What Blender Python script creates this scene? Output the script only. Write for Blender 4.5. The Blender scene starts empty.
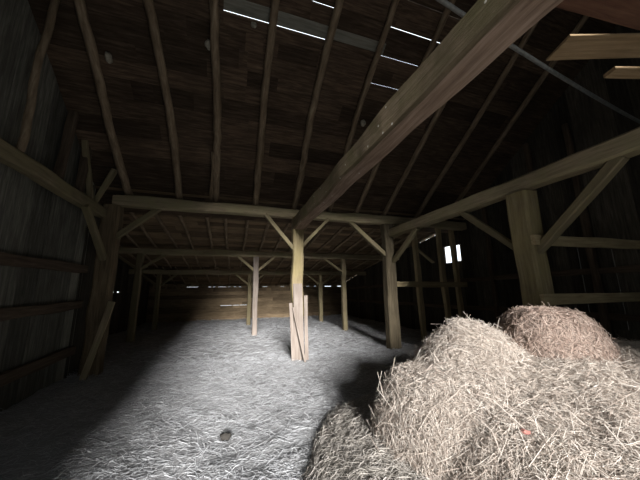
import bpy, math, random
import numpy as np
from mathutils import Vector, Matrix

SC = bpy.context.scene
COL = SC.collection
rng = np.random.default_rng(11)
random.seed(11)
PI = math.pi

# ------------------------------------------------------------------ camera, sky, sun, exposure
FPX = 269.7
pitch, yaw, roll = math.radians(10.76), math.radians(18.19), math.radians(-0.76)
fwd = Vector((math.sin(yaw)*math.cos(pitch), math.cos(yaw)*math.cos(pitch), math.sin(pitch)))
rt0 = Vector((math.cos(yaw), -math.sin(yaw), 0)); up0 = rt0.cross(fwd)
rt = math.cos(roll)*rt0 + math.sin(roll)*up0
up = math.cos(roll)*up0 - math.sin(roll)*rt0
cam_d = bpy.data.cameras.new('camera'); cam = bpy.data.objects.new('camera', cam_d); COL.objects.link(cam)
cam_d.sensor_width = 36.0; cam_d.lens = FPX/640*36.0; cam_d.clip_start = 0.05
cam.matrix_world = Matrix(((rt.x, up.x, -fwd.x, 0), (rt.y, up.y, -fwd.y, 0), (rt.z, up.z, -fwd.z, 1.6), (0, 0, 0, 1)))
SC.camera = cam

world = bpy.data.worlds.new('world'); SC.world = world; world.use_nodes = True
wn = world.node_tree.nodes; wbg = wn['Background']
wbg.inputs['Color'].default_value = (0.86, 0.94, 1.0, 1); wl_ = world.node_tree.links
wtc = wn.new('ShaderNodeTexCoord'); wsx = wn.new('ShaderNodeSeparateXYZ'); wmr = wn.new('ShaderNodeMapRange')
wl_.new(wtc.outputs['Generated'], wsx.inputs[0]); wl_.new(wsx.outputs['Y'], wmr.inputs['Value'])
wmr.interpolation_type = 'SMOOTHSTEP'          # overcast sky, dull over the yard in front of the doorway, bright behind the barn
wmr.inputs['From Min'].default_value = -0.6; wmr.inputs['From Max'].default_value = 0.25
wmr.inputs['To Min'].default_value = 0.4; wmr.inputs['To Max'].default_value = 2.2
wmz = wn.new('ShaderNodeMapRange'); wmz.interpolation_type = 'SMOOTHSTEP'
wl_.new(wsx.outputs['Z'], wmz.inputs['Value'])
wmz.inputs['From Min'].default_value = 0.40; wmz.inputs['From Max'].default_value = 0.80
wmz.inputs['To Min'].default_value = 0.0; wmz.inputs['To Max'].default_value = 2.2
wmx = wn.new('ShaderNodeMath'); wmx.operation = 'MAXIMUM'
wl_.new(wmr.outputs[0], wmx.inputs[0]); wl_.new(wmz.outputs[0], wmx.inputs[1])
wl_.new(wmx.outputs[0], wbg.inputs['Strength'])

sun_d = bpy.data.lights.new('sun', 'SUN'); sun = bpy.data.objects.new('sun', sun_d); COL.objects.link(sun)
SUN_EL, SUN_AZ = math.radians(14.5), math.radians(4)
sun_dir = Vector((math.sin(SUN_AZ)*math.cos(SUN_EL), math.cos(SUN_AZ)*math.cos(SUN_EL), -math.sin(SUN_EL)))
sun.rotation_euler = sun_dir.to_track_quat('-Z', 'Y').to_euler()
sun.location = (0, -12, 6)
sun_d.energy = 12.5; sun_d.angle = math.radians(15); sun_d.color = (1.0, 0.98, 0.98)

SC.view_settings.view_transform = 'Standard'; SC.view_settings.look = 'None'
SC.view_settings.gamma = 1.0; SC.view_settings.use_curve_mapping = False
SC.view_settings.exposure = 0.0
SC.cycles.use_denoising = True
SC.cycles.max_bounces = 8; SC.cycles.diffuse_bounces = 5
SC.cycles.sample_clamp_indirect = 4.0

# ------------------------------------------------------------------ materials
def new_mat(name):
    m = bpy.data.materials.new(name); m.use_nodes = True
    nt = m.node_tree; b = nt.nodes['Principled BSDF']
    return m, nt, b

def N(nt, kind, **k):
    n = nt.nodes.new(kind)
    for a, v in k.items(): setattr(n, a, v)
    return n

def ramp(nt, fac, stops):
    r = N(nt, 'ShaderNodeValToRGB')
    e = r.color_ramp.elements
    while len(e) > 1: e.remove(e[-1])
    e[0].position = stops[0][0]; e[0].color = (*stops[0][1], 1)
    for p, c in stops[1:]:
        q = e.new(p); q.color = (*c, 1)
    nt.links.new(fac, r.inputs[0]); return r.outputs[0]

def noise(nt, scale, vec, detail=5, rough=0.6, mapscale=None, distort=0.0):
    if mapscale:
        mp = N(nt, 'ShaderNodeMapping'); mp.inputs['Scale'].default_value = mapscale
        nt.links.new(vec, mp.inputs[0]); vec = mp.outputs[0]
    n = N(nt, 'ShaderNodeTexNoise'); n.inputs['Scale'].default_value = scale
    n.inputs['Detail'].default_value = detail; n.inputs['Roughness'].default_value = rough
    n.inputs['Distortion'].default_value = distort
    nt.links.new(vec, n.inputs['Vector']); return n.outputs[0]

def mix(nt, fac, a, b, mode='MIX'):
    m = N(nt, 'ShaderNodeMix'); m.data_type = 'RGBA'; m.blend_type = mode
    for s, v in ((0, fac), (6, a), (7, b)):
        if isinstance(v, (int, float)): m.inputs[s].default_value = v
        elif isinstance(v, tuple): m.inputs[s].default_value = (*v, 1)
        else: nt.links.new(v, m.inputs[s])
    return m.outputs[2]

def mathn(nt, op, a, b=None):
    m = N(nt, 'ShaderNodeMath'); m.operation = op
    for s, v in ((0, a), (1, b)):
        if v is None: continue
        if isinstance(v, (int, float)): m.inputs[s].default_value = v
        else: nt.links.new(v, m.inputs[s])
    return m.outputs[0]

def wood(name, dark, mid, light, grain=(0.6, 9, 9), bump=0.5, algae=None, specks=0.0, island=0.0, rough=0.9, dark_side=False):
    """old timber: grain runs along the object's own X axis (or axis), with optional green algae bloom and pale specks"""
    m, nt, b = new_mat(name)
    tc = N(nt, 'ShaderNodeTexCoord'); oi = N(nt, 'ShaderNodeObjectInfo')
    add = N(nt, 'ShaderNodeVectorMath'); add.operation = 'ADD'
    cmb = N(nt, 'ShaderNodeCombineXYZ')
    sc = mathn(nt, 'MULTIPLY', oi.outputs['Random'], 37.0)
    for i in range(3): nt.links.new(sc, cmb.inputs[i])
    if island:
        ge = N(nt, 'ShaderNodeNewGeometry')
        sc2 = mathn(nt, 'MULTIPLY', ge.outputs['Random Per Island'], 53.0)
        nt.links.new(mathn(nt, 'ADD', sc, sc2), cmb.inputs[2])
    nt.links.new(tc.outputs['Object'], add.inputs[0]); nt.links.new(cmb.outputs[0], add.inputs[1])
    v = add.outputs[0]
    g = noise(nt, 3.0, v, 8, 0.65, grain, 0.4)
    big = noise(nt, 1.3, v, 4, 0.6)
    c = ramp(nt, g, [(0.28, dark), (0.5, mid), (0.72, light)])
    c = mix(nt, ramp(nt, big, [(0.35, (0, 0, 0)), (0.7, (1, 1, 1))]), c, mix(nt, 0.55, c, dark))
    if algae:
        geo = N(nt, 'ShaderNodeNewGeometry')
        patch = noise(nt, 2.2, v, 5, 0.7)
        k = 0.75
        if dark_side:      # left faces only: algae green plus their dimness, put into the colour
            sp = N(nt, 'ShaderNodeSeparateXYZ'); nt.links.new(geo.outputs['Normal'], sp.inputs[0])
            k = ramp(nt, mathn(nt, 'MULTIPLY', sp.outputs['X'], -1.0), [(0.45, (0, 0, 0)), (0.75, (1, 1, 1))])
        c = mix(nt, mathn(nt, 'MULTIPLY', ramp(nt, patch, [(0.35, (0.45 if dark_side else 0.15,)*3), (0.65, (1, 1, 1))]), k), c, algae)
    if island:
        fac = mathn(nt, 'MULTIPLY_ADD', ge.outputs['Random Per Island'], island)
        nt.nodes[-1].inputs[2].default_value = 1 - island*0.5
        cm = N(nt, 'ShaderNodeVectorMath'); cm.operation = 'SCALE'
        nt.links.new(c, cm.inputs[0]); nt.links.new(fac, cm.inputs['Scale']); c = cm.outputs[0]
    if specks:
        vo = N(nt, 'ShaderNodeTexVoronoi'); vo.inputs['Scale'].default_value = 7.0
        nt.links.new(v, vo.inputs['Vector'])
        s = ramp(nt, vo.outputs['Distance'], [(0.0, (1, 1, 1)), (specks, (1, 1, 1)), (specks+0.03, (0, 0, 0))])
        c = mix(nt, s, c, (0.55, 0.53, 0.45))
    nt.links.new(c, b.inputs['Base Color'])
    b.inputs['Roughness'].default_value = rough
    b.inputs['Specular IOR Level'].default_value = 0.15
    bp = N(nt, 'ShaderNodeBump'); bp.inputs['Strength'].default_value = bump; bp.inputs['Distance'].default_value = 0.02
    nt.links.new(g, bp.inputs['Height']); nt.links.new(bp.outputs[0], b.inputs['Normal'])
    return m

GREEN = (0.17, 0.165, 0.07)
M_beam = wood('hewn_beam_wood', (0.150, 0.112, 0.075), (0.360, 0.277, 0.188), (0.540, 0.435, 0.300), algae=(0.300, 0.270, 0.143), specks=0.035)
M_beam_big = wood('hewn_big_beam_wood', (0.130, 0.087, 0.060), (0.292, 0.209, 0.150), (0.432, 0.326, 0.250), specks=0.075, bump=1.0, algae=(0.108, 0.094, 0.045), dark_side=True)  # dark olive tint also paints the left face dimmer than the underside
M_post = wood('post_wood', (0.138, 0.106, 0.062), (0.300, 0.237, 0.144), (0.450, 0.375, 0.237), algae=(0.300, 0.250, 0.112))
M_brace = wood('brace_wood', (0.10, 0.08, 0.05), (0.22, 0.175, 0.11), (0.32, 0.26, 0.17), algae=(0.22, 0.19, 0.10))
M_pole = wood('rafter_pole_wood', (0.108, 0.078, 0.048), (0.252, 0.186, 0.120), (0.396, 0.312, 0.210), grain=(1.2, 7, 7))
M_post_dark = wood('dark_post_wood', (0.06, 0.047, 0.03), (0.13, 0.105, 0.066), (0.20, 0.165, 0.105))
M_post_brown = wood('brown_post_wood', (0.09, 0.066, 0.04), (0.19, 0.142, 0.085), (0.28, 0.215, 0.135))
M_rail = wood('pale_rail_wood', (0.276, 0.216, 0.119), (0.460, 0.367, 0.208), (0.598, 0.486, 0.289))
M_dark = wood('dark_timber', (0.05, 0.035, 0.025), (0.11, 0.08, 0.055), (0.17, 0.13, 0.09))
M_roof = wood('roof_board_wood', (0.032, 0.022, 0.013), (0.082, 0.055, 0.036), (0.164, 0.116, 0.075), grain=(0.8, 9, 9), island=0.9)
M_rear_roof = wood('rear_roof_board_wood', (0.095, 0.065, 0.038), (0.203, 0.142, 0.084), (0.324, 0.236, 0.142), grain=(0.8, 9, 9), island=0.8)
M_pale_board = wood('pale_roof_board_wood', (0.13, 0.125, 0.10), (0.22, 0.21, 0.17), (0.30, 0.29, 0.24))
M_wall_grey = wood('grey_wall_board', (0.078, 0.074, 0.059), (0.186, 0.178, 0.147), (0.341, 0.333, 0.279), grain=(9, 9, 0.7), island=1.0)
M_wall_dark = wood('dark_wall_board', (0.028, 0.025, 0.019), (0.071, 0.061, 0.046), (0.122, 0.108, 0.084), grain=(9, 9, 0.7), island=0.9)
M_wall_back = wood('brown_back_board', (0.112, 0.081, 0.050), (0.237, 0.175, 0.106), (0.350, 0.263, 0.163), grain=(0.7, 9, 9), island=0.7)
M_fresh = wood('weathered_pale_plank', (0.148, 0.119, 0.095), (0.232, 0.195, 0.164), (0.306, 0.270, 0.232))
M_tan = wood('tan_loft_plank', (0.17, 0.115, 0.06), (0.30, 0.21, 0.115), (0.40, 0.29, 0.17))
M_red = wood('rusty_red_plank', (0.07, 0.035, 0.022), (0.13, 0.065, 0.04), (0.18, 0.10, 0.06))

def plain(name, col, rough=0.8, metal=0.0, nscale=20, var=0.4):
    m, nt, b = new_mat(name)
    tc = N(nt, 'ShaderNodeTexCoord')
    n = noise(nt, nscale, tc.outputs['Object'])
    c = ramp(nt, n, [(0.3, tuple(x*(1-var) for x in col)), (0.7, tuple(min(1, x*(1+var*0.5)) for x in col))])
    nt.links.new(c, b.inputs['Base Color']); b.inputs['Roughness'].default_value = rough; b.inputs['Metallic'].default_value = metal
    return m
M_cable = plain('grey_cable_sheath', (0.20, 0.21, 0.20), 0.6)
M_mud = plain('dry_mud', (0.34, 0.31, 0.24), 0.95)
M_scrap = plain('faded_red_paper', (0.50, 0.22, 0.18), 0.7)
M_dark_lump = plain('near_black_lump', (0.04, 0.036, 0.03), 0.95)

def straw_mat(name, stops, rough=0.75):
    m, nt, b = new_mat(name)
    ge = N(nt, 'ShaderNodeNewGeometry')
    c = ramp(nt, ge.outputs['Random Per Island'], stops)
    tc = N(nt, 'ShaderNodeTexCoord')
    n = noise(nt, 1.4, tc.outputs['Object'], 4, 0.6)
    c = mix(nt, ramp(nt, n, [(0.38, (0, 0, 0)), (0.68, (0.30,)*3)]), c, mix(nt, 0.55, c, tuple(x*0.6 for x in stops[0][1])))
    nt.links.new(c, b.inputs['Base Color']); b.inputs['Roughness'].default_value = rough
    b.inputs['Specular IOR Level'].default_value = 0.25
    return m
M_straw = straw_mat('pale_straw', [(0, (0.335, 0.274, 0.226)), (0.35, (0.465, 0.400, 0.338)), (0.7, (0.577, 0.512, 0.442)), (1, (0.698, 0.642, 0.564))])
M_straw_brown = straw_mat('brown_straw', [(0, (0.239, 0.168, 0.133)), (0.4, (0.374, 0.283, 0.227)), (0.8, (0.478, 0.377, 0.309)), (1, (0.603, 0.493, 0.420))])
M_litter = straw_mat('trodden_straw', [(0, (0.288, 0.286, 0.281)), (0.4, (0.442, 0.448, 0.454)), (0.8, (0.595, 0.606, 0.612)), (1, (0.749, 0.758, 0.765))])

def ground_mat(name, a, b_, c_):
    m, nt, b = new_mat(name)
    tc = N(nt, 'ShaderNodeTexCoord'); v = tc.outputs['Object']
    n1 = noise(nt, 14, v, 8, 0.75, (1.0, 2.2, 1), 0.8); n2 = noise(nt, 1.1, v, 4, 0.6)
    c = ramp(nt, n1, [(0.3, a), (0.5, b_), (0.7, c_)])
    c = mix(nt, ramp(nt, n2, [(0.4, (0, 0, 0)), (0.7, (0.5,)*3)]), c, a)
    nt.links.new(c, b.inputs['Base Color']); b.inputs['Roughness'].default_value = 0.95
    bp = N(nt, 'ShaderNodeBump'); bp.inputs['Strength'].default_value = 0.9; bp.inputs['Distance'].default_value = 0.04
    nt.links.new(n1, bp.inputs['Height']); nt.links.new(bp.outputs[0], b.inputs['Normal'])
    return m
M_floor = ground_mat('chaff_floor', (0.250, 0.246, 0.240), (0.413, 0.414, 0.413), (0.557, 0.566, 0.571))
M_straw_grey = straw_mat('grey_straw', [(0, (0.286, 0.260, 0.221)), (0.4, (0.416, 0.384, 0.338)), (0.8, (0.546, 0.507, 0.455)), (1, (0.715, 0.663, 0.598))])
M_spillbase = ground_mat('grey_hay_mass', (0.252, 0.231, 0.196), (0.392, 0.364, 0.322), (0.532, 0.497, 0.448))
M_haybase = ground_mat('hay_mass', (0.346, 0.296, 0.235), (0.519, 0.450, 0.370), (0.692, 0.617, 0.519))
M_moundbase = ground_mat('brown_hay_mass', (0.140, 0.108, 0.085), (0.250, 0.194, 0.154), (0.360, 0.292, 0.239))

# ------------------------------------------------------------------ helpers
def tag(o, label=None, cat=None, group=None, kind=None):
    if label: o['label'] = label
    if cat: o['category'] = cat
    if group: o['group'] = group
    if kind: o['kind'] = kind
    return o

def mesh_obj(name, V, F, mat, M=None, parent=None, smooth=False):
    me = bpy.data.meshes.new(name)
    me.from_pydata([tuple(v) for v in V], [], F); me.update()
    me.materials.append(mat)
    if smooth: me.polygons.foreach_set('use_smooth', [True]*len(me.polygons))
    o = bpy.data.objects.new(name, me); COL.objects.link(o)
    if M is not None: o.matrix_basis = M
    if parent is not None:
        o.parent = parent; o.matrix_parent_inverse = parent.matrix_basis.inverted()
    return o

def frame(p0, p1, hint):
    p0, p1 = Vector(p0), Vector(p1); x = (p1-p0).normalized()
    z = Vector(hint) - x*Vector(hint).dot(x); z.normalize(); y = z.cross(x)
    return Matrix(((x.x, y.x, z.x, p0.x), (x.y, y.y, z.y, p0.y), (x.z, y.z, z.z, p0.z), (0, 0, 0, 1))), (p1-p0).length

def timber(name, p0, p1, w, h, mat, hint=(0, 0, 1), rough=0.012, bow=(0, 0), taper=1.0, cham=0.12, seg=None, parent=None):
    """hewn timber: chamfered rectangular section w (local Y) x h (local Z) along local X, with adze unevenness"""
    M, L = frame(p0, p1, hint)
    n = seg or max(4, int(L/0.2))
    V, F = [], []
    a = []
    for _ in range(4):
        q = rng.normal(0, 1, n+5); a.append((q[:-4]+2*q[1:-3]+3*q[2:-2]+2*q[3:-1]+q[4:])/4.4)
    for i in range(n+1):
        t = i/n; s = 1+(taper-1)*t
        hw, hh = w/2*s + rough*a[0][i]*0.5, h/2*s + rough*a[1][i]*0.5
        cy = bow[0]*4*t*(1-t) + rough*a[2][i]*0.5; cz = bow[1]*4*t*(1-t) + rough*a[3][i]*0.5
        c = cham*min(w, h)*s
        pts = [(hw, hh-c), (hw-c, hh), (-hw+c, hh), (-hw, hh-c), (-hw, -hh+c), (-hw+c, -hh), (hw-c, -hh), (hw, -hh+c)]
        for y, z in pts: V.append((L*t, cy+y, cz+z))
    for i in range(n):
        for k in range(8):
            F.append((i*8+k, i*8+(k+1) % 8, (i+1)*8+(k+1) % 8, (i+1)*8+k))
    F.append(tuple(range(7, -1, -1))); F.append(tuple(n*8+k for k in range(8)))
    return mesh_obj(name, V, [f[::-1] for f in F], mat, M, parent)

def pole(name, p0, p1, r0, r1, mat, wig=0.03, knots=0.12, hint=(0, 0, 1), parent=None):
    """a barked round pole with a wandering axis"""
    M, L = frame(p0, p1, hint); n = max(4, int(L/0.22)); K = 9
    ph = rng.uniform(0, 6.28, 6); V, F = [], []
    for i in range(n+1):
        t = i/n; e = math.sin(PI*t)
        cy = wig*(math.sin(2.2*PI*t+ph[0])*0.7+math.sin(5*t+ph[1])*0.5)*e + rng.normal(0, wig*0.13)
        cz = wig*0.5*(math.sin(3*t+ph[2]))*e
        r = r0+(r1-r0)*t
        for k in range(K):
            q = r*(1+rng.normal(0, knots*0.5)); an = 2*PI*k/K
            V.append((L*t, cy+q*math.cos(an), cz+q*math.sin(an)))
    for i in range(n):
        for k in range(K):
            F.append((i*K+k, i*K+(k+1) % K, (i+1)*K+(k+1) % K, (i+1)*K+k))
    F.append(tuple(range(K-1, -1, -1))); F.append(tuple(n*K+k for k in range(K)))
    return mesh_obj(name, V, [f[::-1] for f in F], mat, M, parent, smooth=True)

class MB:
    def __init__(s): s.V, s.F = [], []
    def hexa(s, P):
        b = len(s.V); s.V += [tuple(p) for p in P]
        s.F += [tuple(b+i for i in q) for q in ((0, 3, 2, 1), (4, 5, 6, 7), (0, 1, 5, 4), (1, 2, 6, 5), (2, 3, 7, 6), (3, 0, 4, 7))]
    def box(s, x0, x1, y0, y1, z0, z1):
        s.hexa([(x0, y0, z0), (x1, y0, z0), (x1, y1, z0), (x0, y1, z0), (x0, y0, z1), (x1, y0, z1), (x1, y1, z1), (x0, y1, z1)])
    def build(s, name, mat, kind='structure'):
        o = mesh_obj(name, s.V, s.F, mat); o['kind'] = kind; return o

# ------------------------------------------------------------------ geometry of the barn
Y_FRONT, Y_RIDGE, Y_PLATE, Y_BACK = -1.2, 2.0, 7.0, 18.1
X_L, X_R = -3.0, 7.6
K = 0.70
def zroof(y):                      # underside of the main roof boards
    return 4.03 - K*(y-7.0) if y >= Y_RIDGE else 4.03 + K*(7.0-Y_RIDGE) - K*(Y_RIDGE-y)
def zrear(y):                      # underside of the low rear roof boards
    return 3.98-0.149*(y-7) if y < 14.5 else 2.8625-0.205*(y-14.5)

# floor -------------------------------------------------------------
def fnoise(x, y):
    return 0.018*np.sin(2.1*x+1.3*y)+0.014*np.sin(4.3*x-2.7*y+1)+0.010*np.sin(9.1*x+6.3*y+2)+0.008*np.sin(13*y-7*x)
gx, gy = np.meshgrid(np.linspace(-4.6, 7.7, 124), np.linspace(-6.0, 18.2, 243))
gz = fnoise(gx, gy)-0.03 + rng.normal(0, 0.006, gx.shape)
nx, ny = gx.shape[1], gx.shape[0]
idx = np.arange(nx*ny).reshape(ny, nx)
Fq = np.stack([idx[:-1, :-1], idx[:-1, 1:], idx[1:, 1:], idx[1:, :-1]], -1).reshape(-1, 4)
fl = mesh_obj('floor', np.stack([gx, gy, gz], -1).reshape(-1, 3).tolist(), Fq.tolist(), M_floor, smooth=True); fl['kind'] = 'structure'

# main roof: rows of boards running along X, with the gaps the daylight comes through -----------------
def gaps_for(y):
    G = {3.22: [(2.7, 4.05, .016)], 3.57: [(1.1, 1.5, .014), (2.6, 3.85, .014)], 3.78: [(-.32, 1.28, .014), (2.65, 3.5, .007)],
         3.95: [(-.32, 1.45, .018), (2.6, 3.5, .010)], 4.12: [(-.9, -.5, .007), (.05, .36, .010), (1.4, 2.45, .009)],
         4.84: [(2.62, 3.35, .004), (-.3, .1, .003)], 2.95: [(1.65, 2.45, .008)], 4.36: [(-1.25, -.55, .004), (-.05, .1, .006), (2.58, 3.3, .010)], 4.60: [(-1.72, -.6, .007), (.7, 1.2, .004)], 5.07: [(-1.9, -1.55, .007)],
         5.38: [(-.34, .2, .009)], 6.30: [(.92, 1.45, .006)]}
    for k in G:
        if abs(k-y) < 0.01: return G[k]
    return []
rows = [7.62, 7.28, 6.96, 6.62, 6.30, 6.0, 5.68, 5.38, 5.07, 4.84, 4.60, 4.36, 4.12, 3.95, 3.78, 3.57, 3.22, 2.95, 2.65, 2.35, 2.0]
roof = MB(); sx = 1/math.hypot(1, K)
pale = MB()
for i in range(len(rows)-1):
    ya, yb = rows[i], rows[i+1]        # ya: lower edge, yb: upper edge
    ga = gaps_for(yb)
    cuts = {X_L-0.12, X_R+0.12}
    for (a, b, _) in ga: cuts |= {a, b}
    x = X_L + random.uniform(1.0, 3.5)
    while x < X_R-0.6:
        if all(abs(x-c) > .25 for c in cuts) and not any(a < x < b for a, b, _ in ga): cuts.add(x)
        x += random.uniform(1.8, 3.6)
    cs = sorted(cuts)
    off = 0.012 if i % 2 else 0.0
    for a, b in zip(cs[:-1], cs[1:]):
        g = 0
        for (p, q, w) in ga:
            if a >= p-1e-6 and b <= q+1e-6: g = w*.8
        y1 = yb+g if g else yb-0.02
        y0 = ya
        j = random.uniform(-.003, .003) if g else 0
        tgt = pale if (abs(ya-3.95) < .01 and -.35 < (a+b)/2 < 2.5) else roof
        T = 0.024
        P = []
        for dz in (off, off+T):
            P += [(a, y0, zroof(y0)+dz), (b, y0, zroof(y0)+dz), (b, y1+j, zroof(y1)+dz), (a, y1+j, zroof(y1)+dz)]
        tgt.hexa([P[k] for k in (3, 2, 1, 0, 7, 6, 5, 4)])
# front slope (behind the viewer)
yy = Y_RIDGE+0.0
while yy > Y_FRONT-0.5:
    y1 = max(yy-0.34, Y_FRONT-0.5)
    P = []
    for dz in (0, 0.024):
        P += [(X_L-.12, y1, zroof(y1)+dz), (X_R+.12, y1, zroof(y1)+dz), (X_R+.12, yy+.01, zroof(yy)+dz), (X_L-.12, yy+.01, zroof(yy)+dz)]
    roof.hexa(P); yy = y1
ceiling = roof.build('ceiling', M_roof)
pb = pale.build('ceiling_board', M_pale_board); pb.parent = ceiling; pb['label'] = 'paler grey replacement roof boards'

# low rear roof --------------------------------------------------------
rr = MB(); y = 7.02
k = 0
while y < Y_BACK+0.15:
    y1 = min(y+random.uniform(.24, .34), Y_BACK+0.2)
    if y < 14.5 < y1: y1 = 14.5
    off = 0.012 if k % 2 else 0; k += 1
    xs = sorted([-4.6, X_R+.12]+[random.uniform(-3, 6.5) for _ in range(3)])
    for a, b in zip(xs[:-1], xs[1:]):
        P = []
        for dz in (off, off+.022):
            P += [(a, y, zrear(y)+dz), (b, y, zrear(y)+dz), (b, y1+.012, zrear(y1)+dz), (a, y1+.012, zrear(y1)+dz)]
        rr.hexa(P)
    y = y1
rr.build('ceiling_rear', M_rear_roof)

# left gable wall (vertical boards) ------------------------------------------
wl = MB(); y = Y_FRONT
while y < 7.12:
    w = random.uniform(.30, .50); y1 = min(y+w, 7.12)
    zt = [zroof(max(y, Y_FRONT))+.01, zroof(y1)+.01]
    zs = [(-.05, None)]
    x0 = X_L-.03+random.uniform(-.006, .006)
    if 4.22 < y < 4.42:   # the little daylight hole high in the gable
        wl.hexa([(x0-.025, y, -.3), (x0, y, -.3), (x0, y1, -.3), (x0-.025, y1, -.3), (x0-.025, y, 5.66), (x0, y, 5.66), (x0, y1, 5.66), (x0-.025, y1, 5.66)])
        y = y1; continue
    wl.hexa([(x0-.025, y, -.3), (x0, y, -.3), (x0, y1+.004, -.3), (x0-.025, y1+.004, -.3),
             (x0-.025, y, zt[0]), (x0, y, zt[0]), (x0, y1+.004, zt[1]), (x0-.025, y1+.004, zt[1])])
    y = y1
wl.build('wall_left', M_wall_grey)

# rear left wall of the low part
wr = MB(); y = 7.0
wr.box(-4.55, X_L, 6.98, 7.02, -.3, 4.0)
wr.box(-3.06, -3.03, 7.12, 8.3, -.3, 3.78)
while y < Y_BACK:
    y1 = min(y+random.uniform(.22, .32), Y_BACK)
    zt = max(zrear(y), zrear(y1))+.012
    gap = .035 if 11.2 < y < 13.6 and random.random() < .7 else 0
    wr.box(-4.5, -4.47, y, y1, -.3, 1.66); wr.box(-4.5, -4.47, y, y1, 1.66+gap, zt)
    y = y1
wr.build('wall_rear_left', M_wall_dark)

# right gable wall, with the window openings, slits between boards and a gap under the rake --------------------
WIN = [(7.36, 7.58, 2.58, 3.16), (7.76, 8.13, 2.56, 3.18)]
slit = {3.44: (.75, 2.48, .009), 4.02: (.6, 2.58, .012), 5.22: (1.5, 2.55, .009), 5.75: (1.5, 2.4, .007), 2.66: (.9, 2.3, .006)}
wr = MB()
def ztop(y):
    if y < 7.05: return zroof(max(y, Y_FRONT))
    z = zrear(y)
    return z
edges = [Y_FRONT]
stops = sorted([k for k in slit]+[a for w in WIN for a in w[:2]]+[Y_RIDGE, 7.05, 7.66, 9.5, 14.5, Y_BACK])
for s in stops:
    while s-edges[-1] > .36: edges.append(edges[-1]+random.uniform(.2, .3))
    if s-edges[-1] > .02: edges.append(s)
    else: edges[-1] = s
for a, b in zip(edges[:-1], edges[1:]):
    if b-a < 1e-4: continue
    x0 = X_R+random.uniform(0, .006); T = .026
    ym = (a+b)/2
    rake = .045 if (7.66 < ym < 9.5 or 15.2 < ym < 17.9) and random.random() < .95 else -.012
    def seg(y0, y1, z0, z1a, z1b):
        wr.hexa([(x0, y0, z0), (x0+T, y0, z0), (x0+T, y1, z0), (x0, y1, z0), (x0, y0, z1a), (x0+T, y0, z1a), (x0+T, y1, z1b), (x0, y1, z1b)])
    za, zb = ztop(a+1e-4)-rake, ztop(b-1e-4)-rake
    win = [w for w in WIN if w[0]-1e-3 < ym < w[1]+1e-3]
    if win:
        seg(a, b, -.3, win[0][2], win[0][2]); seg(a, b, win[0][3], za, zb); continue
    if a in slit:
        s0, s1, g = slit[a]
        seg(a, b, -.3, s0, s0); seg(a+g, b, s0, s1, s1); seg(a, b, s1, za, zb)
    else:
        seg(a, b, -.3, za, zb)
wr.build('wall_right', M_wall_dark)
for i, (a, b, z0, z1) in enumerate(WIN):
    m = MB(); t = .03
    m.box(X_R-.02, X_R+.05, a-t, a+.004, z0-t, z1+t); m.box(X_R-.02, X_R+.05, b-.004, b+t, z0-t, z1+t)
    m.box(X_R-.02, X_R+.05, a, b, z0-t, z0+.004); m.box(X_R-.02, X_R+.05, a, b, z1-.004, z1+t)
    m.build('window_%d' % (i+1), M_dark)

# back wall (horizontal boards) ---------------------------------------------
wb = MB(); z = -.05; H = [-.3, .2, .42, .63, .82, 1.02, 1.24, 1.45, 1.66, 1.86]
for i in range(len(H)-1):
    z0, z1 = H[i], H[i+1]
    cuts = sorted([-4.55, X_R+.05]+[random.uniform(-4, 7) for _ in range(4)])
    if abs(z1-.82) < .01: cuts = sorted([-4.55, -.55, -.25, .1, .18, .55, .6, 1.05, 2.3, 4.0, X_R+.05])
    for a, b in zip(cuts[:-1], cuts[1:]):
        g = .0
        if abs(z1-.82) < .01 and -.6 < (a+b)/2 < 1.06 and b-a > .12: g = .012
        
        wb.box(a, b, Y_BACK+random.uniform(0, .008), Y_BACK+.03, z0, z1-g)
x = -4.55
while x < X_R:      # blocks and daylight between the rafters at the top of the wall
    w = random.uniform(.10, .26)
    openp = .75 if x > 6.2 else (.0 if x < -2.6 else .38)
    g = (.03 if x > 6.2 else .008) if random.random() < openp else 0
    wb.box(x, min(x+w, X_R), Y_BACK, Y_BACK+.03, 1.86, 1.955-g)
    wb.box(x, min(x+w, X_R), Y_BACK+.002, Y_BACK+.03, 1.955, zrear(Y_BACK)+.02)
    x += w
wb.build('wall_back', M_wall_back)

# front wall with the wide open doorway the daylight comes in by --------------------------
wf = MB(); DX0, DX1, DZ = -1.2, 3.6, 5.1
zt = zroof(Y_FRONT)
wf.box(X_L-.03, DX0, Y_FRONT-.04, Y_FRONT, -.3, zt); wf.box(DX1, X_R+.03, Y_FRONT-.04, Y_FRONT, -.3, zt)
wf.box(DX0, DX1, Y_FRONT-.04, Y_FRONT, DZ, zt)
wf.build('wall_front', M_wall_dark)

# ------------------------------------------------------------------ frame timbers
def T(o, label, cat, group=None): return tag(o, label, cat, group, 'thing')

# three tie beams running towards the doorway
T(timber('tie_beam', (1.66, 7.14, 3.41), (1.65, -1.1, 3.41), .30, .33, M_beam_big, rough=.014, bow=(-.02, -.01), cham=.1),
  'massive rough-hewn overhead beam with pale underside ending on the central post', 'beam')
T(timber('tie_beam', (4.63, 7.1, 3.33), (4.62, -1.1, 3.34), .26, .25, M_beam, rough=.014),
  'square overhead beam at right carried by the thick post behind the hay', 'beam')
T(timber('tie_beam', (-2.80, 7.05, 3.38), (-2.80, -1.1, 3.38), .20, .22, M_brace, rough=.014),
  'shadowed overhead beam along the left board wall', 'beam')
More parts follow.
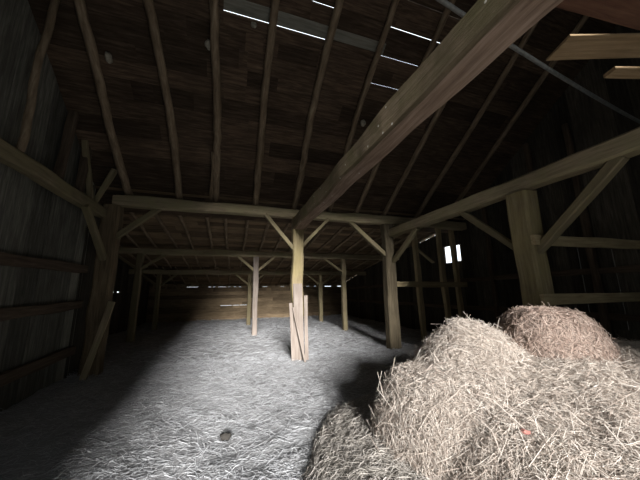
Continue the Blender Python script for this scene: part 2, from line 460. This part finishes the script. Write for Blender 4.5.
# plates running left to right
T(timber('plate_beam', (-2.62, 7.06, 3.70), (7.58, 7.10, 3.74), .26, .24, M_beam, rough=.016),
  'nearest cross beam, under the feet of the main roof rafters', 'beam', None)
T(timber('plate_beam', (-4.45, 11.1, 3.10), (7.58, 11.1, 3.12), .22, .22, M_beam, rough=.02),
  'middle cross beam under the low rear roof', 'beam')
T(timber('plate_beam', (-4.45, 14.5, 2.59), (7.58, 14.5, 2.61), .2, .2, M_beam, rough=.02),
  'farthest and lowest cross beam before the back wall', 'beam')

def post(name, x, y, z1, w, h, mat, label, braces=(), lean=(0, 0), rough=.012, taper=1.0):
    p = bpy.data.objects.new(name, None); COL.objects.link(p); p.empty_display_size = .2
    p.matrix_basis = Matrix.Translation((x+lean[0], y+lean[1], 0))
    T(p, label, 'post')
    timber('shaft', (x+lean[0], y+lean[1], -.08), (x, y, z1), w, h, mat, hint=(0, 1, 0), rough=rough, taper=taper, parent=p)
    for (a, b, bw, bh) in braces:
        timber('brace', a, b, bw, bh, M_brace, hint=(0, 1, 0) if abs(a[1]-b[1]) < .2 else (1, 0, 0), rough=.008, parent=p)
    return p

# posts of the near frame (Y=7)
post('timber_post', 1.66, 7.0, 3.60, .27, .26, M_post, 'central post holding the massive beam, with pale planks standing round its foot',
     [((1.55, 7.0, 2.72), (.78, 7.0, 3.62), .10, .12), ((1.76, 7.0, 2.78), (2.55, 7.0, 3.62), .10, .12)], rough=.016)
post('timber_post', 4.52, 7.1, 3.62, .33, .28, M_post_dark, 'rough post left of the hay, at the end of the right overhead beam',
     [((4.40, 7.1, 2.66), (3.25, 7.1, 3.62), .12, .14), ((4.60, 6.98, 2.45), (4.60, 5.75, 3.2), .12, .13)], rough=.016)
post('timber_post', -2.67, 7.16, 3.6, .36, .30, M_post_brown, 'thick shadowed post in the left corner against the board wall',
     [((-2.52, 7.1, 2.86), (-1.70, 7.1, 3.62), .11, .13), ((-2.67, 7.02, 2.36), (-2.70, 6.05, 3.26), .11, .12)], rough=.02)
post('timber_post', 4.60, 3.08, 3.18, .32, .34, M_post, 'thick squared post rising behind the brown hay mound',
     [((4.60, 2.96, 2.16), (4.60, 1.80, 3.22), .12, .14), ((4.60, 3.22, 2.22), (4.60, 4.32, 3.22), .11, .11)], rough=.012)
# second row (Y=11.1)
def br(x, y, zp, zb, d): return [((x-.05, y, zp), (x-d, y, zb), .09, .11), ((x+.05, y, zp), (x+d, y, zb), .09, .11)]
post('timber_post', -3.12, 11.1, 3.0, .20, .2, M_brace, 'shadowed post in the dark left corner under the middle cross beam', br(-3.12, 11.1, 2.45, 3.0, .8), lean=(-.03, 0))
post('timber_post', .93, 11.1, 3.0, .20, .2, M_fresh, 'pale slim post left of the central post, under the middle cross beam', br(.93, 11.1, 2.42, 3.0, .72))
post('timber_post', 4.72, 11.1, 3.0, .20, .2, M_brace, 'slim grey post right of the central post, under the middle cross beam', br(4.72, 11.1, 2.42, 3.0, .9)[:1])
# third row (Y=14.5)
post('timber_post', -3.22, 14.5, 2.5, .19, .19, M_brace, 'small shadowed post under the farthest cross beam at the left', br(-3.22, 14.5, 1.95, 2.5, .75))
post('timber_post', .93, 14.5, 2.5, .19, .19, M_brace, 'small post just behind the pale slim post, under the farthest cross beam', br(.93, 14.5, 1.95, 2.5, .72))
post('timber_post', 4.75, 14.5, 2.5, .19, .19, M_brace, 'small post under the farthest cross beam between the central post and slim grey post', br(4.75, 14.5, 1.95, 2.5, .72))

# stud partition right of the hay-side post
for i, (x, w, lab) in enumerate([(5.68, .17, 'nearest'), (6.68, .16, 'second'), (7.24, .15, 'third')]):
    T(timber('stud', (x+.1, 7.35, -.08), (x, 7.35, 3.85), w, .13, M_rail, hint=(0, 1, 0), rough=.012),
      'rough upright stud behind the short rail, %s to the right of the rough post' % {'nearest': 'first', 'second': 'second', 'third': 'third'}[lab], 'stud', 'studs right of the hay')
T(timber('rail', (4.6, 7.22, 1.78), (7.55, 7.22, 1.76), .07, .17, M_rail, rough=.008), 'short horizontal rail nailed across the studs behind the hay', 'rail')
T(timber('brace', (5.72, 7.5, 3.05), (6.5, 7.5, 2.5), .05, .12, M_beam, hint=(0, 1, 0)), 'dark diagonal strut between the studs left of the bright windows', 'strut')
T(timber('rail', (4.42, 2.88, 2.34), (7.56, 2.96, 2.40), .06, .17, M_rail, rough=.008), 'upper horizontal rail running right from the thick squared post', 'rail')
T(timber('rail', (4.42, 2.88, 1.44), (7.56, 2.96, 1.42), .06, .16, M_rail, rough=.01), 'lower horizontal rail just above the brown hay mound', 'rail')
# studs and rails of the right wall
for y, n in ((2.2, 'nearest'), (3.75, 'second'), (4.7, 'third'), (6.2, 'fourth')):
    T(timber('wall_stud', (7.53, y, -.05), (7.53, y, min(zroof(y), 5.5)), .12, .1, M_dark, hint=(1, 0, 0)),
      'dark stud against the right board wall, %s one along it' % n, 'stud', 'studs of the right wall')
for z, n in ((2.02, 'upper'), (1.0, 'lower')):
    T(timber('wall_girt', (7.56, -1.1, z), (7.56, 17.9, z if z < 1.5 else z-.25), .07, .13, M_dark), '%s dark girt along the right board wall' % n, 'girt')

# girts and gable studs of the left wall
for z, n, zz in ((2.08, 'top', 2.12), (1.25, 'middle', 1.40), (.40, 'lowest', .50)):
    T(timber('wall_girt', (-2.96, -1.1, z-.08), (-2.96, 7.0, zz), .09, .17, M_dark, rough=.01), '%s horizontal girt across the left board wall' % n, 'girt', None)
T(pole('gable_pole', (-2.80, 4.46, 3.49), (-2.62, 4.22, 5.86), .05, .045, M_pole, wig=.03), 'slim brown pole standing on the left beam and reaching the roof', 'pole')
for (y0, y1, z1, lab) in ((5.55, 5.72, 5.0, 'upright gable stud above the left beam, just beyond the slim brown pole'),
                          (6.2, 6.30, 4.55, 'upright gable stud above the left beam, next to the slanting corner struts'),):
    T(timber('gable_stud', (-2.92, y0, 3.5), (-2.94, y1, min(z1, zroof(y1)+.02)), .12, .12, M_dark if y0 > 5 else M_brace, hint=(1, 0, 0)), lab, 'stud', 'studs of the left gable')
for (a, b, lab) in (((-2.86, 6.62, 3.5), (-2.9, 6.1, 4.62), 'slanting strut at the corner of the left gable, the upright-most of two'),
                    ((-2.86, 6.75, 3.52), (-2.5, 6.55, 4.25), 'slanting strut at the corner of the left gable, leaning to the first rafter')):
    T(timber('strut', a, b, .09, .09, M_brace, hint=(1, 0, 0)), lab, 'strut')

# main rafters -------------------------------------------------------------
RX = [(-2.36, -2.42), (-1.30, -1.38), (-.46, -.38), (.52, .46), (1.58, 1.50), (2.62, 2.48), (3.48, 3.58), (4.42, 4.50), (5.62, 5.52), (6.78, 6.6)]
ordn = ['first', 'second', 'third', 'fourth', 'fifth', 'sixth', 'seventh', 'eighth', 'ninth', 'tenth']
for i, (x0, x1) in enumerate(RX):
    r = .074 if i < 5 else .064
    y0, y1 = 7.12, 2.05
    T(pole('rafter', (x0, y0, zroof(y0)-r-.005), (x1, y1, zroof(y1)-r-.01), r*1.1, r*.85, M_pole, wig=.055 if i < 6 else .02),
      'round pole rafter of the main roof, %s from the left' % ordn[i], 'rafter', 'main roof rafters')
# short spliced pole beside a rafter
T(pole('rafter_splice', (-.56, 7.05, 3.93), (-.50, 5.95, 4.66), .05, .045, M_pole, wig=.02), 'short splice pole beside the foot of the third rafter', 'splice')
# rear roof rafters
words = ['first', 'second', 'third', 'fourth', 'fifth', 'sixth', 'seventh', 'eighth', 'ninth', 'tenth', 'eleventh', 'twelfth', 'thirteenth', 'fourteenth', 'fifteenth', 'sixteenth', 'seventeenth', 'eighteenth', 'nineteenth', 'twentieth']
xs = np.arange(-3.9, 7.3, .62)
for i, x in enumerate(xs):
    a, b = x+rng.normal(0, .05), x+rng.normal(0, .06)
    T(pole('rear_rafter', (a, 7.2, zrear(7.2)-.06), (b, 14.6, zrear(14.6)-.05), .052, .045, M_pole, wig=.04),
      'thin pole rafter of the low rear roof, nearer row, %s from the left' % words[i], 'rafter', 'rear roof rafters, nearer row')
for i, x in enumerate(xs):
    a, b = x+.1+rng.normal(0, .05), x+.1+rng.normal(0, .06)
    T(pole('rear_rafter', (a, 14.45, zrear(14.5)-.05), (b, 18.05, zrear(18.05)-.05), .048, .042, M_pole, wig=.03),
      'thin pole rafter of the low rear roof, farther row, %s from the left' % words[i], 'rafter', 'rear roof rafters, farther row')

# planks round the foot of the central post -------------------------------------------
def plank(name, p0, p1, w, t, mat, label, hint=(0, 1, 0), cat='plank', grp=None):
    return T(timber(name, p0, p1, w, t, mat, hint=hint, rough=.006, cham=.08), label, cat, grp)
plank('plank', (1.66, 6.74, -.03), (1.62, 6.84, 1.80), .24, .035, M_fresh, 'widest pale plank on the front of the central post foot')
plank('plank', (1.83, 6.72, -.03), (1.83, 6.80, 1.50), .10, .03, M_fresh, 'narrow pale plank at the right edge of the central post foot')
plank('plank', (1.50, 6.72, -.03), (1.44, 6.80, 1.32), .09, .03, M_fresh, 'narrow pale plank at the left edge of the central post foot')
plank('stick', (1.74, 6.52, -.03), (1.49, 6.74, 1.22), .045, .035, M_fresh, 'thin slanting stick leaning across the planks of the central post', cat='stick')
# plank leaning on the dark left post
plank('plank', (-2.62, 6.72, -.02), (-2.39, 6.955, 1.44), .11, .045, M_beam, 'grey plank leaning against the thick shadowed left post')

# loft planks above the right front, lying on the right beam -------------------------------
plank('loft_plank', (2.80, 1.34, 3.80), (5.5, .42, 3.80), .26, .032, M_tan, 'tan loft plank overhead at upper right, its cut end showing', hint=(0, 0, 1))
plank('loft_plank', (3.62, 1.36, 3.79), (5.6, .74, 3.74), .12, .032, M_tan, 'shorter tan plank end below the other loft plank at upper right', hint=(0, 0, 1))
plank('loft_plank', (1.75, .86, 3.80), (5.4, .55, 3.86), .55, .05, M_red, 'wide rusty red loft plank in the upper right corner', hint=(0, 0, 1))

# cable slung under the roof -------------------------------------------------------------
def tube(name, pts, r, mat, K=8):
    V, F = [], []
    P = [Vector(p) for p in pts]
    for i, p in enumerate(P):
        d = (P[min(i+1, len(P)-1)]-P[max(i-1, 0)]).normalized()
        s = d.cross(Vector((0, 0, 1))).normalized(); u = s.cross(d)
        for k in range(K):
            a = 2*PI*k/K; V.append(p+s*(r*math.cos(a))+u*(r*math.sin(a)))
    for i in range(len(P)-1):
        for k in range(K): F.append((i*K+k, i*K+(k+1) % K, (i+1)*K+(k+1) % K, (i+1)*K+k))
    F.append(tuple(range(K-1, -1, -1))); F.append(tuple((len(P)-1)*K+k for k in range(K)))
    return mesh_obj(name, V, F, mat, smooth=True)
pts = []
for i in range(25):
    t = i/24; a = Vector((1.2, 1.66, 4.5)); b = Vector((7.6, 2.4, 4.42))
    p = a.lerp(b, t); p.z -= .10*4*t*(1-t)-.05; pts.append(p)
T(tube('cable', pts, .025, M_cable), 'grey cable slung under the roof at upper right', 'cable')

# mud nests on the roof ------------------------------------------------------------------
def lump(name, c, r, mat, sq=(1, 1, 1), amp=.18):
    V, F = [], []; A, B = 10, 7
    ph = rng.uniform(0, 6.28, 4)
    for j in range(B+1):
        th = PI*j/B
        for i in range(A):
            a = 2*PI*i/A; q = r*(1+amp*math.sin(3*a+ph[0])*math.sin(2*th+ph[1])+rng.normal(0, amp*.3))
            V.append((c[0]+sq[0]*q*math.sin(th)*math.cos(a), c[1]+sq[1]*q*math.sin(th)*math.sin(a), c[2]+sq[2]*q*math.cos(th)))
    for j in range(B):
        for i in range(A): F.append((j*A+i, (j+1)*A+i, (j+1)*A+(i+1) % A, j*A+(i+1) % A))
    return mesh_obj(name, V, F, mat, smooth=True)
for (x, y, r, sq, lab) in ((-.56, 4.36, .075, (.8, 1, 1), 'grey mud nest stuck beside the third rafter near the roof boards'),
                           (-2.14, 4.80, .08, (.6, 1.2, 1), 'grey mud nest on the roof boards between the first and second rafters'),
                           (.17, 4.0, .05, (1, .8, 1), 'small mud nest on the roof boards between third and fourth rafters'),
                           (2.72, 5.0, .07, (.9, 1, 1.1), 'grey mud nest clinging to the sixth rafter')):
    T(lump('mud_nest', (x, y, zroof(y)-r*.55), r, M_mud, sq), lab, 'nest', 'mud nests under the roof')

# ------------------------------------------------------------------ hay
def bump(x, y, cx, cy, rx, ry, h, p=2.0, ang=0., n=2.4):
    ca, sa = math.cos(math.radians(ang)), math.sin(math.radians(ang))
    u = ((x-cx)*ca+(y-cy)*sa)/rx; v = (-(x-cx)*sa+(y-cy)*ca)/ry
    d = (np.abs(u)**n+np.abs(v)**n)**(1/n)
    return h*np.clip(1-d**p, 0, None)**.55
def rough_xy(x, y, a):
    return a*(np.sin(5.1*x+2.3*y)+np.sin(3.7*y-6.1*x+1.1)+.7*np.sin(11*x+7*y)+.6*np.sin(13*y-9*x+2))/3
def h_pile(x, y):
    a = [bump(x, y, 3.40, 1.55, 1.88, 1.35, .80, 5, 4, 3), bump(x, y, 2.75, 2.70, 1.0, .82, 1.24, 1.7, 25, 2),
         bump(x, y, 1.92, 2.38, .55, .62, .84, 3.2), bump(x, y, 4.4, 1.9, 2.0, 1.6, .93, 3)]
    sl = np.clip(.36+.32*y, .42, 1.0)      # the pile falls away towards the doorway
    a[0] = a[0]*sl; a[3] = a[3]*sl
    k = 9
    s = np.log(sum(np.exp(k*q)-1 for q in a)+1)/k
    return np.where(s > .02, s*.96+rough_xy(x, y, .03), -.1)
def h_mound(x, y):
    s = bump(x, y, 3.62, 2.38, .66, .58, 1.35, 3.8, -24)
    return np.where(s > .02, s+rough_xy(x, y, .02), -.1)
def h_spill(x, y):
    s = bump(x, y, 1.65, 2.55, .85, 1.5, .27, 1.15, -26)
    return np.where(s > .01, s+rough_xy(x, y, .02), -.1)

def heap(name, fn, rngs, step, mat):
    X, Y = np.meshgrid(np.arange(rngs[0], rngs[1], step), np.arange(rngs[2], rngs[3], step))
    Z = fn(X, Y); Z = Z+np.where(Z > .05, rng.normal(0, .008, Z.shape), 0)
    ny, nx = X.shape; idx = np.arange(nx*ny).reshape(ny, nx)
    Q = np.stack([idx[:-1, :-1], idx[:-1, 1:], idx[1:, 1:], idx[1:, :-1]], -1).reshape(-1, 4)
    zq = Z.reshape(-1)[Q]; Q = Q[(zq > 0).any(1)]
    used = np.unique(Q); remap = -np.ones(nx*ny, int); remap[used] = np.arange(len(used))
    P = np.stack([X, Y, Z], -1).reshape(-1, 3)[used]; Q = remap[Q]
    o = mesh_obj(name, P.tolist(), Q.tolist(), mat, smooth=True)
    return o, P, Q

def straws(name, C, D, L, R, mat, bend=.12, parent=None):
    """many straws, each a bent three-sided stem"""
    n = len(C); D = D/np.linalg.norm(D, axis=1, keepdims=True)
    ref = np.where(np.abs(D[:, 2:3]) < .9, np.array([[0, 0, 1.]]), np.array([[1., 0, 0]]))
    S = np.cross(D, ref); S /= np.linalg.norm(S, axis=1, keepdims=True); U = np.cross(S, D)
    ba = rng.uniform(0, 2*PI, n)[:, None]; bv = (S*np.cos(ba)+U*np.sin(ba))*(L*bend*rng.normal(0, 1, n))[:, None]
    V = np.zeros((n, 3, 3, 3), np.float32)
    for i, t in enumerate((-.5, 0., .5)):
        c = C+D*(L*t)[:, None]+(bv if i == 1 else 0)
        rr = R*(1 if i < 2 else .6)
        for k in range(3):
            a = 2*PI*k/3; V[:, i, k] = c+S*(rr*math.cos(a))[:, None]+U*(rr*math.sin(a))[:, None]
    base = (np.arange(n)*9)[:, None, None]
    q = []
    for i in range(2):
        for k in range(3): q.append((i*3+k, i*3+(k+1) % 3, (i+1)*3+(k+1) % 3, (i+1)*3+k))
    Q = (base+np.array(q)[None]).reshape(-1)
    me = bpy.data.meshes.new(name)
    me.vertices.add(n*9); me.vertices.foreach_set('co', V.reshape(-1))
    me.loops.add(len(Q)); me.loops.foreach_set('vertex_index', Q.astype(np.int32))
    me.polygons.add(len(Q)//4); me.polygons.foreach_set('loop_start', np.arange(0, len(Q), 4, dtype=np.int32))
    me.update(calc_edges=True); me.materials.append(mat)
    o = bpy.data.objects.new(name, me); COL.objects.link(o)
    if parent is not None: o.parent = parent
    return o

def on_surface(P, Q, n, keep=None):
    A = P[Q]; c = np.cross(A[:, 2]-A[:, 0], A[:, 3]-A[:, 1]); ar = np.linalg.norm(c, axis=1)*.5
    nr = c/np.maximum(np.linalg.norm(c, axis=1, keepdims=True), 1e-9)
    w = ar.copy()
    if keep is not None: w = w*keep(A.mean(1))
    i = rng.choice(len(Q), n, p=w/w.sum()); u, v = rng.random((2, n, 1))
    a = A[i]; pt = (a[:, 0]*(1-u)+a[:, 1]*u)*(1-v)+(a[:, 3]*(1-u)+a[:, 2]*u)*v
    return pt, nr[i]

def strew(name, P, Q, n, mat, Lr, Rr, tilt, lift, parent, keep=None, flow=None):
    pt, nr = on_surface(P, Q, n, keep)
    d = rng.normal(0, 1, (n, 3))
    if flow is not None: d = d+np.array(flow)[None]*rng.choice([-1, 1], (n, 1))
    d = d-nr*(d*nr).sum(1, keepdims=True); d /= np.linalg.norm(d, axis=1, keepdims=True)
    d = d+nr*rng.normal(0, tilt, (n, 1))
    L = rng.uniform(*Lr, n)*rng.uniform(.5, 1.2, n)
    C = pt+nr*rng.uniform(-.2*lift, lift, (n, 1))
    C[:, 2] = np.maximum(C[:, 2], .0)
    return straws(name, C, d, L, rng.uniform(*Rr, n), mat, parent=parent)

near = lambda c: (1/np.maximum(np.hypot(c[:, 0], c[:, 1]), 1.0))**1.9*(c[:, 2] > -.02)
hp, P, Q = heap('hay_pile', h_pile, (.4, 6.6, .2, 4.2), .05, M_haybase)
tag(hp, 'big pile of loose pale straw filling the right foreground', 'hay', None, 'stuff')
strew('straw', P, Q, 95000, M_straw, (.06, .22), (.0010, .0026), .30, .035, hp, near)
strew('straw', P, Q, 700, M_straw, (.22, .42), (.0022, .0036), .45, .07, hp, near)
hm, P, Q = heap('hay_mound', h_mound, (2.7, 4.8, 1.4, 3.4), .04, M_moundbase)
tag(hm, 'rounded brown mound of hay at the foot of the thick squared post', 'hay', None, 'stuff')
strew('straw', P, Q, 16000, M_straw_brown, (.06, .18), (.0014, .0032), .25, .02, hm)
hs, P, Q = heap('hay_spill', h_spill, (.2, 3.2, .5, 4.6), .05, M_spillbase)
tag(hs, 'low grey spill of straw on the floor left of the big hay pile', 'hay', None, 'stuff')
strew('straw', P, Q, 18000, M_straw_grey, (.06, .2), (.0012, .0028), .25, .02, hs)

# straw litter trodden over the whole floor
def litter(n, x0, x1, y0, y1, Lr, Rr, pw):
    t = rng.random(n)**pw; y = y0+(y1-y0)*t; x = rng.uniform(x0, x1, n)
    c = np.stack([x, y, fnoise(x, y)-.03+.012], -1)
    a = rng.normal(0, .8, n); d = np.stack([np.cos(a), np.sin(a), rng.normal(0, .22, n)], -1)
    L = rng.uniform(*Lr, n); c[:, 2] += np.abs(d[:, 2])*L*.35
    return c, d, L, rng.uniform(*Rr, n)
p1 = litter(42000, -2.95, 4.5, 1.5, 7.5, (.04, .15), (.0013, .0032), 1.3)
p2 = litter(12000, -4.2, 7.2, 7.0, 17.9, (.10, .26), (.003, .006), 1.3)
C, D, L, R = [np.concatenate([a, b]) for a, b in zip(p1, p2)]
tag(straws('straw_litter', C, D, L, R, M_litter), 'trodden grey straw litter strewn over the whole barn floor', 'straw', None, 'stuff')

# small things lying about ------------------------------------------------------------
def crumple(name, c, r, mat):
    V, F = [], []; n = 9
    V.append((c[0], c[1], c[2]+r*.25))
    for i in range(n):
        a = 2*PI*i/n; q = r*rng.uniform(.75, 1.15)
        V.append((c[0]+q*math.cos(a), c[1]+q*math.sin(a), c[2]+rng.normal(0, r*.2)))
    for i in range(n):
        a = 2*PI*i/n; V.append((c[0]+r*.7*math.cos(a), c[1]+r*.7*math.sin(a), c[2]-r*.35))
    for i in range(n):
        j = (i+1) % n
        F += [(0, 1+i, 1+j), (1+i, 1+n+i, 1+n+j, 1+j)]
    F.append(tuple(1+n+i for i in range(n-1, -1, -1)))
    return mesh_obj(name, V, F, mat)
sx_, sy_ = 1.98, 1.54
T(crumple('paper_scrap', (sx_, sy_, float(h_pile(np.array(sx_), np.array(sy_)))+.05), .032, M_scrap), 'small faded red scrap lying on the straw pile', 'scrap')
T(lump('dark_lump', (.02, 3.6, -.01), .055, M_dark_lump, (1.2, .8, .7), .25), 'dark lump standing in for a dark hollow in the straw-covered floor in the foreground', 'dark_lump')  # dark lump added in place of a dark hollow in the litter
